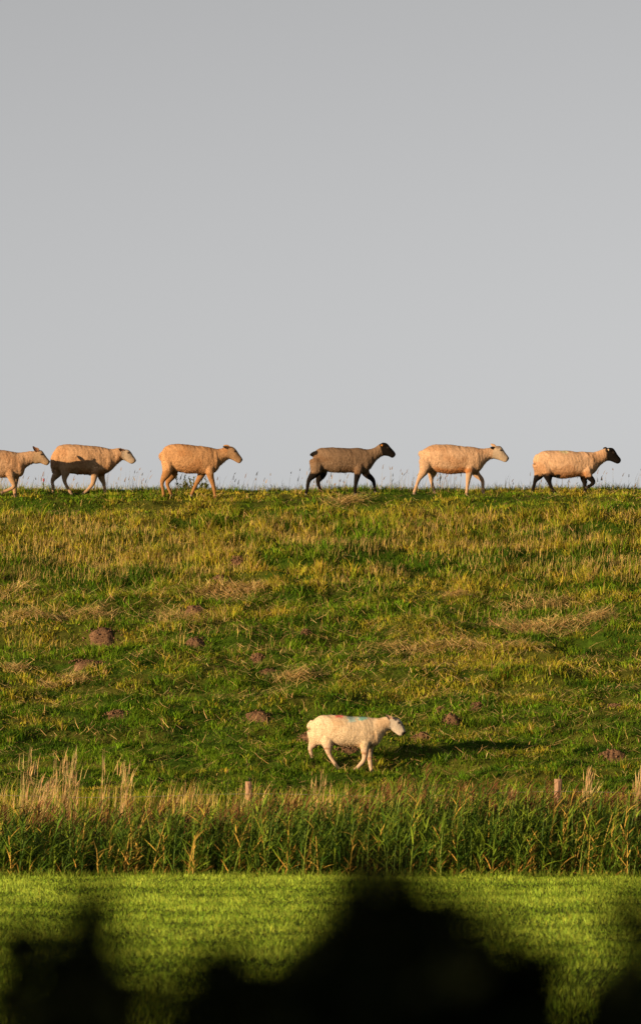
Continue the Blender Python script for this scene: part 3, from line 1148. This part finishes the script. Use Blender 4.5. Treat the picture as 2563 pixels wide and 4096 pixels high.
        for (fi, tc) in S.get('tags', ()):
            if fi == i:
                t = Tris()
                cpt = B + ax * Ln * .45 + out_ * .012
                hh = .020
                v = []
                for dd in (0, .005):
                    for (g, h_) in ((-1, -.7), (-.7, -1), (.7, -1), (1, -.7), (1, .7), (.7, 1), (-.7, 1), (-1, .7)):
                        v.append(cpt + ax * g * hh + side * h_ * hh * .85 + out_ * dd)
                fs = [[k, (k + 1) % 8, 8 + (k + 1) % 8, 8 + k] for k in range(8)] + [list(range(8))[::-1], list(range(8, 16))]
                t.add(v, fs, tc)
                link(bpy.data.objects.new('ear_tag', t.mesh('ear_tag', M_tag)), ear)
    tag(root, S['label'], 'sheep', S['group'])
    return root


GR = 'sheep walking in file along the dike crest'
BLK = (.007, .0055, .005)
Z1 = (580 / 1512, 0, 1730)
Z3 = (420 / 1512, 600, 1730)
Z4 = (460 / 1512, 1180, 1730)
Z5 = (460 / 1512, 1620, 1730)
Z6 = (460 / 1512, 2083, 1730)
Z7 = (500 / 1512, 1180, 2820)
SHEEP = [
    dict(frame=Z1, Y=95.75, seed=11, group=GR, label='pale tan sheep cut by the left edge, a foreleg folded mid stride',
         body=[(-365, 250, -360, 310, .05), (-355, 210, -350, 380, .11), (-325, 170, -320, 420, .15), (-280, 150, -270, 440, .18), (-220, 145, -220, 450, .20), (-150, 147, -150, 460, .225), (-70, 160, -70, 470, .23), (0, 180, -5, 472, .22), (70, 188, 70, 470, .20), (130, 195, 140, 472, .185), (180, 205, 205, 465, .155), (210, 210, 245, 435, .13), (240, 208, 262, 385, .11), (275, 203, 285, 357, .10), (315, 198, 320, 335, .09), (360, 195, 350, 322, .08),
               (405, 188, 375, 325, .072), (440, 192, 405, 320, .068), (468, 230, 430, 318, .06), (492, 262, 455, 330, .05), (512, 285, 478, 340, .042), (524, 300, 495, 342, .03), (526, 310, 508, 335, .015)],
         hn=[(-250, 330), (-235, 430), (-265, 510), (-245, 580), (-215, 640)], hf=[(-280, 330), (-320, 430), (-385, 520), (-380, 590), (-372, 635)],
         fn=[(110, 340), (120, 460), (155, 560), (95, 600), (38, 622)], ff=[(160, 360), (155, 480), (152, 570), (160, 620), (172, 662)], lift=('fn',),
         tail=[(-350, 230, .03), (-385, 270, .03), (-388, 330, .022)], legline=(430, 470), face=(372, 180, 340, 330), nose=(523, 305), eye=(440, 230),
         ears=[(398, 205, 345, 142, -1), (405, 195, 372, 148, 1)], earcol=(0.257, 0.156, 0.094), earin=(.16, .08, .05), earw=.03, relief=.9,
         col=dict(fleece=(0.356, 0.230, 0.145), leg=(0.286, 0.187, 0.113), face=(0.300, 0.210, 0.135))),
    dict(frame=Z1, Y=96.55, seed=23, group=GR, label='sheep with a long hanging tail, a shadow across its flank, second from the left',
         body=[(556, 235, 560, 290, .05), (565, 195, 570, 360, .11), (595, 152, 600, 400, .15), (640, 130, 650, 415, .18), (700, 122, 700, 425, .20), (770, 121, 770, 432, .225), (850, 126, 845, 438, .235), (930, 135, 920, 437, .235), (1000, 142, 990, 445, .21), (1060, 152, 1060, 440, .19), (1110, 163, 1120, 425, .165), (1145, 172, 1175, 385, .135), (1175, 172, 1210, 350, .115), (1210, 168, 1245, 318, .10), (1250, 162, 1275, 290, .088), (1270, 168, 1288, 288, .08),
               (1295, 178, 1305, 290, .072), (1335, 182, 1325, 300, .07), (1365, 203, 1345, 312, .062), (1392, 245, 1362, 322, .05), (1412, 272, 1378, 326, .042), (1421, 290, 1395, 322, .03), (1422, 297, 1408, 312, .015)],
         hn=[(670, 300), (690, 400), (678, 490), (710, 560), (748, 612)], hf=[(640, 310), (610, 400), (548, 490), (553, 550), (557, 597)],
         fn=[(1010, 330), (990, 440), (972, 525), (920, 580), (868, 612)], ff=[(1060, 340), (1055, 450), (1080, 520), (1090, 575), (1097, 620)],
         tail=[(575, 215, .04), (552, 270, .036), (550, 350, .034), (558, 425, .022)], legline=(400, 450), face=(1268, 160, 1285, 300), nose=(1419, 293), eye=(1343, 214),
         ears=[(1298, 206, 1238, 172, -1), (1300, 195, 1262, 165, 1)], earcol=(0.234, 0.140, 0.086), earin=(.2, .1, .06),
         col=dict(fleece=(0.329, 0.208, 0.126), leg=(0.286, 0.195, 0.128), face=(0.338, 0.271, 0.210), belly=(0.227, 0.122, 0.062))),
    dict(frame=Z3, Y=96.2, seed=37, group=GR, label='golden tan sheep with its ears laid back, third from the left above green weeds',
         body=[(168, 290, 172, 420, .05), (180, 245, 190, 500, .11), (215, 205, 230, 560, .15), (270, 178, 290, 570, .18), (340, 167, 350, 560, .20), (440, 168, 430, 572, .225), (540, 173, 530, 585, .235), (640, 186, 630, 585, .235), (740, 198, 730, 585, .22), (830, 208, 820, 600, .20), (900, 220, 910, 595, .18), (945, 232, 975, 545, .15), (975, 236, 1010, 480, .12), (1010, 232, 1070, 430, .10), (1060, 215, 1120, 390, .085), (1090, 208, 1135, 382, .08),
               (1130, 205, 1150, 378, .075), (1190, 210, 1190, 392, .072), (1240, 250, 1225, 412, .066), (1280, 310, 1255, 430, .052), (1315, 355, 1272, 440, .045), (1332, 385, 1290, 444, .036), (1336, 400, 1305, 435, .02)],
         hn=[(270, 400), (255, 560), (180, 665), (195, 770), (200, 845)], hf=[(310, 430), (320, 580), (250, 680), (280, 750), (305, 800)],
         fn=[(870, 440), (865, 580), (915, 690), (935, 750), (945, 800)], ff=[(780, 460), (740, 590), (670, 680), (625, 740), (592, 790)],
         tail=[(190, 290, .035), (150, 320, .03), (140, 350, .02), (162, 410, .010)], legline=(560, 600), face=(1110, 200, 1128, 385), nose=(1328, 395), eye=(1226, 275),
         ears=[(1165, 232, 1045, 206, -1), (1140, 205, 1050, 178, 1)], earcol=(0.218, 0.125, 0.062), earin=(.10, .055, .035),
         col=dict(fleece=(0.330, 0.190, 0.098), leg=(0.225, 0.117, 0.049), face=(0.248, 0.154, 0.087))),
    dict(frame=Z4, Y=96.5, seed=41, group=GR, label='brown fleeced sheep with black face, black legs and black stub tail, fourth from the left',
         body=[(234, 340, 234, 410, .05), (243, 300, 246, 490, .10), (268, 252, 272, 520, .14), (300, 220, 310, 520, .17), (350, 205, 360, 510, .19), (440, 197, 440, 515, .215), (540, 194, 530, 530, .225), (640, 199, 630, 530, .225), (740, 203, 730, 522, .21), (810, 199, 810, 530, .19), (870, 206, 880, 530, .175), (920, 216, 950, 515, .15), (960, 219, 1000, 470, .125), (1000, 212, 1030, 415, .105), (1045, 192, 1075, 365, .09), (1085, 170, 1115, 332, .08),
               (1125, 147, 1150, 305, .073), (1170, 136, 1180, 300, .07), (1210, 150, 1210, 305, .066), (1245, 190, 1235, 312, .056), (1280, 228, 1255, 325, .047), (1305, 255, 1275, 333, .04), (1320, 280, 1295, 328, .028), (1322, 292, 1310, 315, .014)],
         hn=[(285, 370), (275, 510), (185, 610), (165, 700), (143, 778)], hf=[(340, 400), (345, 540), (300, 635), (322, 710), (345, 770)],
         fn=[(840, 370), (830, 500), (800, 620), (790, 690), (787, 748)], ff=[(900, 400), (930, 530), (1020, 610), (1042, 690), (1055, 765)],
         tail=[(268, 268, .030), (232, 282, .032), (202, 300, .024)], legline=(530, 545), face=(1105, 150, 1150, 310), nose=(1316, 298), eye=(1222, 200), legk=1.05,
         ears=[(1160, 165, 1108, 182, -1), (1160, 150, 1125, 150, 1)], earcol=BLK, tags=[(0, (.62, .26, .06))],
         col=dict(fleece=(0.135, 0.092, 0.062), leg=BLK, face=BLK, tail=BLK, hoof=(.02, .016, .014))),
    dict(frame=Z5, Y=96.55, seed=53, group=GR, label='cream sheep with a pink bare belly, fifth from the left between two black-faced sheep',
         body=[(190, 300, 192, 400, .05), (200, 255, 208, 490, .11), (230, 228, 240, 520, .15), (285, 188, 295, 515, .18), (350, 163, 360, 510, .20), (450, 157, 450, 530, .22), (550, 157, 550, 545, .23), (650, 165, 650, 540, .23), (740, 177, 735, 530, .215), (820, 183, 820, 535, .195), (890, 192, 900, 535, .18), (940, 203, 965, 512, .15), (975, 212, 1005, 468, .125), (1015, 212, 1045, 412, .105), (1060, 206, 1090, 370, .09), (1110, 195, 1135, 346, .08),
               (1165, 188, 1175, 345, .073), (1215, 180, 1215, 352, .07), (1255, 188, 1245, 362, .066), (1285, 225, 1270, 372, .056), (1315, 270, 1295, 383, .047), (1342, 305, 1312, 390, .04), (1360, 328, 1330, 386, .028), (1365, 342, 1350, 368, .014)],
         hn=[(270, 370), (250, 490), (180, 595), (145, 675), (112, 755)], hf=[(350, 400), (355, 520), (340, 600), (360, 690), (385, 775)],
         fn=[(850, 380), (840, 510), (820, 615), (812, 680), (800, 740)], ff=[(900, 400), (930, 530), (1010, 590), (1020, 660), (1025, 730)],
         tail=[(215, 250, .035), (185, 270, .032), (182, 308, .018)], legline=(520, 530), face=(1150, 180, 1140, 350), nose=(1358, 345), eye=(1256, 236),
         ears=[(1178, 210, 1105, 202, -1), (1185, 185, 1118, 140, 1)], earcol=(0.281, 0.187, 0.125), earin=(.10, .055, .04), tags=[(1, (.75, .5, .05))], lumps=[(348, 500, .055, 0)],
         facemarks=[(1215, 185, .05, (.20, .15, .12))],
         col=dict(fleece=(0.373, 0.247, 0.162), leg=(0.338, 0.225, 0.150), face=(0.360, 0.286, 0.218), belly=(0.280, 0.126, 0.052))),
    dict(frame=Z6, Y=96.6, seed=67, group=GR, label='cream fleeced sheep with black face and black legs, rightmost on the crest',
         body=[(197, 345, 200, 420, .05), (205, 305, 212, 500, .11), (235, 270, 245, 560, .15), (285, 245, 295, 575, .18), (350, 238, 360, 580, .20), (440, 240, 440, 592, .22), (530, 236, 530, 606, .23), (630, 240, 625, 600, .23), (730, 249, 725, 585, .215), (810, 247, 810, 578, .195), (870, 252, 880, 572, .18), (920, 258, 945, 548, .15), (955, 257, 990, 505, .125), (995, 248, 1020, 452, .105), (1040, 232, 1065, 405, .092), (1080, 220, 1110, 375, .082),
               (1125, 210, 1140, 370, .073), (1165, 204, 1170, 370, .07), (1205, 210, 1200, 382, .066), (1235, 245, 1222, 392, .056), (1265, 295, 1245, 403, .047), (1290, 325, 1262, 411, .04), (1310, 352, 1285, 405, .028), (1313, 368, 1303, 392, .014)],
         hn=[(300, 420), (345, 550), (365, 640), (395, 710), (440, 768)], hf=[(250, 420), (240, 540), (190, 620), (170, 690), (152, 760)],
         fn=[(870, 430), (875, 560), (945, 650), (910, 695), (865, 722)], ff=[(840, 430), (825, 570), (838, 650), (840, 695), (840, 738)], lift=('fn',),
         tail=[(215, 300, .035), (182, 350, .032), (172, 410, .022)], legline=(555, 585), face=(1105, 200, 1125, 380), nose=(1306, 375), eye=(1212, 265), legk=1.05,
         ears=[(1165, 228, 1110, 236, -1), (1125, 212, 1072, 200, 1)], earcol=BLK, tags=[(0, (.62, .5, .38)), (1, (.6, .36, .2))],
         marks=[(560, 250, .07, (.40, .38, .24))],
         col=dict(fleece=(0.373, 0.247, 0.162), leg=BLK, face=BLK, belly=(0.243, 0.122, 0.057), hoof=(.02, .016, .014))),
    dict(frame=Z7, Y=80.75, seed=79, group='sheep grazing ground low on the slope', label='lone white sheep with red and blue-green paint marks walking low on the slope',
         body=[(196, 270, 192, 380, .06), (205, 215, 212, 440, .12), (240, 165, 255, 470, .16), (290, 130, 300, 490, .19), (350, 118, 360, 480, .21), (430, 121, 440, 480, .23), (520, 120, 520, 500, .24), (610, 125, 600, 506, .24), (700, 138, 690, 505, .23), (790, 138, 780, 512, .21), (860, 141, 860, 512, .195), (920, 150, 940, 505, .17), (965, 158, 1000, 478, .14), (1010, 158, 1045, 415, .12), (1055, 151, 1085, 348, .105), (1100, 146, 1125, 308, .09),
               (1145, 148, 1155, 295, .08), (1195, 150, 1185, 316, .074), (1245, 162, 1217, 338, .068), (1282, 203, 1240, 356, .058), (1308, 250, 1260, 368, .05), (1326, 295, 1282, 371, .042), (1335, 325, 1305, 369, .03), (1335, 338, 1322, 357, .015)],
         hn=[(360, 320), (395, 460), (410, 580), (465, 675), (530, 768)], hf=[(250, 320), (235, 450), (185, 560), (193, 650), (203, 732)],
         fn=[(850, 380), (840, 510), (838, 625), (765, 700), (685, 762)], ff=[(890, 390), (890, 520), (905, 625), (918, 705), (942, 775)],
         tail=[(225, 210, .055), (180, 250, .046), (170, 283, .032)], legline=(470, 515), face=(1132, 140, 1145, 300), nose=(1322, 342), eye=(1254, 216), relief=.6,
         ears=[(1178, 192, 1092, 110, -1), (1185, 180, 1120, 130, 1)], earcol=(0.406, 0.328, 0.250), earin=(.42, .28, .2), earw=.028,
         facemarks=[(1215, 162, .04, (.05, .05, .055)), (1292, 240, .022, (.14, .13, .13)), (1310, 350, .035, (.03, .025, .025))],
         marks=[(540, 128, .05, (.55, .10, .10)), (810, 160, .06, (.10, .36, .34)), (680, 165, .06, (.22, .38, .40))],
         col=dict(fleece=(0.505, 0.404, 0.283), leg=(0.391, 0.292, 0.218), face=(0.451, 0.398, 0.338), legspot=(0.218, 0.117, 0.070), hoof=(.12, .08, .06))),
]
for S in SHEEP:
    build_sheep(S)


# ------------------------------------------------------------------ weeds on the crest
def weed(u, v, vt, stems, lab, cat, spread, flower=None):
    Y = 97.3
    P = at_depth(u, v, Y)
    T = at_depth(u, vt, Y)
    z0 = float(gz(P[0], Y))
    H = T[2] - z0
    root = empty('weed', (P[0], Y, z0))
    ts, tl, tf = Tris(), Tris(), Tris()
    for s_ in range(stems):
        x0 = rng.normal(0, spread * .5)
        y0 = rng.normal(0, .05)
        h = H * (1 if s_ == 0 else rng.uniform(.5, .98))
        lx = rng.normal(0, .12)
        pts = [(x0, y0, -.02), (x0 + lx * h * .4, y0, h * .5), (x0 + lx * h, y0, h)]
        ts.tube(pts, [.008, .006, .003], (.12, .14, .04), 5)
        nlv = max(6, int(h * 34))
        for j in range(nlv):
            f = .08 + .92 * j / nlv
            p = np.array([x0 + lx * h * f, y0, h * f])
            a_ = j * 2.4 + rng.random()
            Ln = rng.uniform(.07, .13) * (1.1 - .55 * f)
            el = rng.uniform(.1, .9)
            hd = np.array([math.cos(a_) * math.cos(el), math.sin(a_) * math.cos(el), math.sin(el)])
            sd_ = np.cross(hd, [0, 0, 1])
            sd_ /= np.linalg.norm(sd_) + 1e-9
            w_ = Ln * .24
            v_ = [p, p + hd * Ln * .3 + sd_ * w_, p + hd * Ln * .4 + sd_ * w_ * .4, p + hd * Ln * .6 + sd_ * w_ * 1.0, p + hd * Ln,
                  p + hd * Ln * .6 - sd_ * w_ * 1.0, p + hd * Ln * .4 - sd_ * w_ * .4, p + hd * Ln * .3 - sd_ * w_]
            tl.add(v_, [[0, 1, 2, 6, 7], [2, 3, 4, 5, 6]], np.array([.16, .18, .03]) * rng.uniform(.6, 1.4))
        if flower:
            tf.tube([(x0 + lx * h, y0, h - .01), (x0 + lx * h, y0, h + .015), (x0 + lx * h, y0, h + .035), (x0 + lx * h, y0, h + .05)], [.008, .02, .016, .022], flower, 8)
    link(bpy.data.objects.new('stem', ts.mesh('stem', M_grass)), root)
    link(bpy.data.objects.new('foliage', tl.mesh('foliage', M_grass)), root)
    if flower:
        link(bpy.data.objects.new('flower', tf.mesh('flower', M_grass)), root)
    tag(root, lab, cat, 'weeds on the crest')


weed(735, 1955, 1893, 6, 'tall leafy green weed behind the belly of the third sheep', 'weed', .10)
weed(775, 1955, 1905, 3, 'thin leafy weed just behind the slanting foreleg of the third sheep', 'weed', .05)
weed(815, 1955, 1908, 6, 'wide leafy weed between the forelegs of the third sheep', 'weed', .13)
weed(175, 1955, 1925, 1, 'single thistle with a pink bud between the first two sheep', 'thistle', .01, (.42, .12, .16))

# ------------------------------------------------------------------ out-of-focus shrub close to the camera
# its upper outline, read as height at the shrub's own distance (u, v)
OUT_U = [-300, 0, 60, 130, 230, 300, 400, 480, 545, 605, 670, 720, 850, 950, 1080, 1200, 1330, 1430, 1480, 1530, 1620, 1720, 1800, 1860, 1950, 2080, 2180, 2260, 2340, 2420, 2563, 2900]
OUT_V = [3900, 4060, 3930, 3780, 3720, 3720, 3790, 3930, 4120, 4420, 4075, 3965, 3915, 3855, 3885, 3855, 3795, 3715, 3595, 3545, 3575, 3635, 3740, 3795, 3795, 3815, 3865, 4120, 4120, 3870, 3840, 3760]
YB = 5.0


def shrub():
    root = empty('foreground_shrub', (-.4, YB, float(gz(-.4, YB))))
    root['label'] = 'dark out-of-focus leafy shrub close to the camera along the bottom edge'
    root['category'] = 'shrub'
    B = np.array([-.4, YB, 0.0])
    tl = Tris()
    U = np.array([at_depth(u, 3900, YB)[0] for u in OUT_U])
    Hh = np.array([at_depth(1281, v + 195, YB)[2] for v in OUT_V])

    def top(x):
        h = np.interp(x, U, Hh)
        return h + .22 * (float(noise(x * 3, 1, 4)) - .5) * (abs(x) > .5)

    # stems
    # low growth across the view, and unseen taller stems added behind on the left to shade it
    for (sx, sy, lx, hh, r_) in [(-2.0, .1, -.1, 1.55, .035), (-1.5, -.2, .1, 1.6, .035), (-1.0, .2, -.1, 1.6, .035), (-.3, 0, .05, 1.5, .035), (.25, .15, .02, 1.55, .035), (.8, -.1, .1, 1.6, .035), (1.4, .1, .15, 1.6, .035), (1.9, -.1, .1, 1.5, .035),
                                 (-3.4, -3.9, .1, 3.2, .06), (-3.9, -3.1, -.1, 3.6, .065), (-4.5, -2.3, .1, 3.3, .06), (-3.0, -1.4, .1, 2.2, .045)]:
        tb = Tris()
        pts = [(sx + .5 * .3, sy, -.05), (sx + lx * .4, sy * .8, hh * .4), (sx + lx * .7, sy, hh * .72), (sx + lx, sy + .05, hh)]
        tb.tube(np.array(pts) - [B[0], 0, 0], [r_, r_ * .75, r_ * .5, r_ * .15], (.05, .038, .026), 7)
        for q in range(7):
            f = rng.uniform(.25, .95)
            p = np.array([np.interp(f, [0, .4, .72, 1], [w[i] for w in pts]) for i in range(3)]) - [B[0], 0, 0]
            d = np.array([rng.normal(0, 1), rng.normal(0, .7), rng.uniform(.2, 1)])
            d /= np.linalg.norm(d)
            tb.tube([p, p + d * .25, p + d * .42 + [0, 0, .06]], [r_ * .3, r_ * .2, .004], (.05, .038, .026), 5)
        link(bpy.data.objects.new('branch', tb.mesh('branch', M_bark)), root)
    # leaves
    n_l = 0
    while n_l < 16000:
        x = rng.uniform(-2.4, 2.4) if rng.random() < .5 else rng.uniform(-.65, .65)
        yy = rng.normal(0, .28)
        h = top(x)
        zz = h - (abs(rng.normal(0, .11)) + .01 if abs(x) < .6 else abs(rng.normal(0, .22)) + .01)
        if rng.random() < (.12 if abs(x) < .6 else .35):
            zz = rng.uniform(.25, max(.3, h - .05))
        if zz < .15:
            continue
        uu = 1281.5 + x / (YB + yy) * FPX
        if any(abs(uu - gu) < gw for gu, gw in ((605, 125), (2275, 110), (-10, 90))) and zz > 1.3:
            continue                # gaps between the boughs
        if abs(x) < .6 and rng.random() < .10:
            zz = h + rng.uniform(-.02, .045)
        p = np.array([x - B[0], yy * min(1, .4 + (h - zz) * 2), zz])
        Ln = rng.uniform(.028, .055)
        d = np.array([rng.normal(), rng.normal(), rng.normal(.2, .6)])
        d /= np.linalg.norm(d)
        s_ = np.cross(d, rng.normal(size=3))
        s_ /= np.linalg.norm(s_)
        nn = np.cross(d, s_)
        w_ = Ln * .3
        v_ = [p, p + d * Ln * .35 + s_ * w_, p + d * Ln * .75 + s_ * w_ * .7, p + d * Ln - nn * .006, p + d * Ln * .75 - s_ * w_ * .7, p + d * Ln * .35 - s_ * w_, p + d * Ln * .5 - nn * .008]
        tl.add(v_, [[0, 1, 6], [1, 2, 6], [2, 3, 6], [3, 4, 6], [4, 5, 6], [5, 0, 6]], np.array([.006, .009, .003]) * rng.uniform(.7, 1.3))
        n_l += 1
    k = 13000  # added leaf mass, out of view, keeping the sun off the low shrub
    q3 = rng.normal(size=(k, 3))
    q3 /= np.linalg.norm(q3, axis=1)[:, None]
    q3 *= (rng.random(k) ** .45)[:, None] * (1 + .18 * np.sin(q3[:, :1] * 5 + q3[:, 2:] * 7))
    tc_ = np.array([-3.9 - B[0], 2.4 - YB, 2.05]) + q3[:, :1] * 1.6 * np.array([-.58, .81, 0]) + q3[:, 1:2] * .65 * np.array([.81, .58, 0]) + q3[:, 2:] * np.array([0, 0, 1.75])
    dL = rng.normal(size=(k, 3))
    dL /= np.linalg.norm(dL, axis=1)[:, None]
    sL = np.cross(dL, rng.normal(size=(k, 3)))
    sL /= np.linalg.norm(sL, axis=1)[:, None]
    lL = rng.uniform(.06, .10, (k, 1))
    V4 = np.stack([tc_, tc_ + dL * lL * .5 + sL * lL * .3, tc_ + dL * lL, tc_ + dL * lL * .5 - sL * lL * .3], 1).reshape(-1, 3)
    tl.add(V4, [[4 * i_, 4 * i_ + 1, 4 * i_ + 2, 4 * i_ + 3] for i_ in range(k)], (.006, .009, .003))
    # the odd twig standing above the outline, as in the photograph
    for (u, v0, v1) in [(340, 3850, 3560), (120, 3880, 3660), (1525, 3650, 3490), (2555, 3900, 3530), (1900, 3900, 3640), (880, 3950, 3780), (1400, 3800, 3640), (1720, 3800, 3600), (700, 4050, 3900), (2150, 3980, 3800), (450, 4000, 3800)]:
        p0, p1 = at_depth(u - 20, v0, YB), at_depth(u, v1, YB)
        pts = np.array([p0, (p0 + p1) / 2 + [.01, 0, 0], p1]) - B
        tb = Tris()
        tb.tube(pts, [.006, .005, .002], (.05, .038, .026), 5)
        link(bpy.data.objects.new('twig', tb.mesh('twig', M_bark)), root)
        for q in range(16):
            f = rng.uniform(0, 1)
            p = pts[0] + (pts[2] - pts[0]) * f
            d = np.array([rng.normal(), rng.normal(), .4])
            d /= np.linalg.norm(d)
            s_ = np.cross(d, rng.normal(size=3))
            s_ /= np.linalg.norm(s_)
            Ln = rng.uniform(.03, .055)
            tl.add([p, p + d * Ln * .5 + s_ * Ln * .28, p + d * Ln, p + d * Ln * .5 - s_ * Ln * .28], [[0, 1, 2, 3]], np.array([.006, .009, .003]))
    g0 = float(gz(-.4, YB))
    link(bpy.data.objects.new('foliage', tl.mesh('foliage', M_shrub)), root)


shrub()
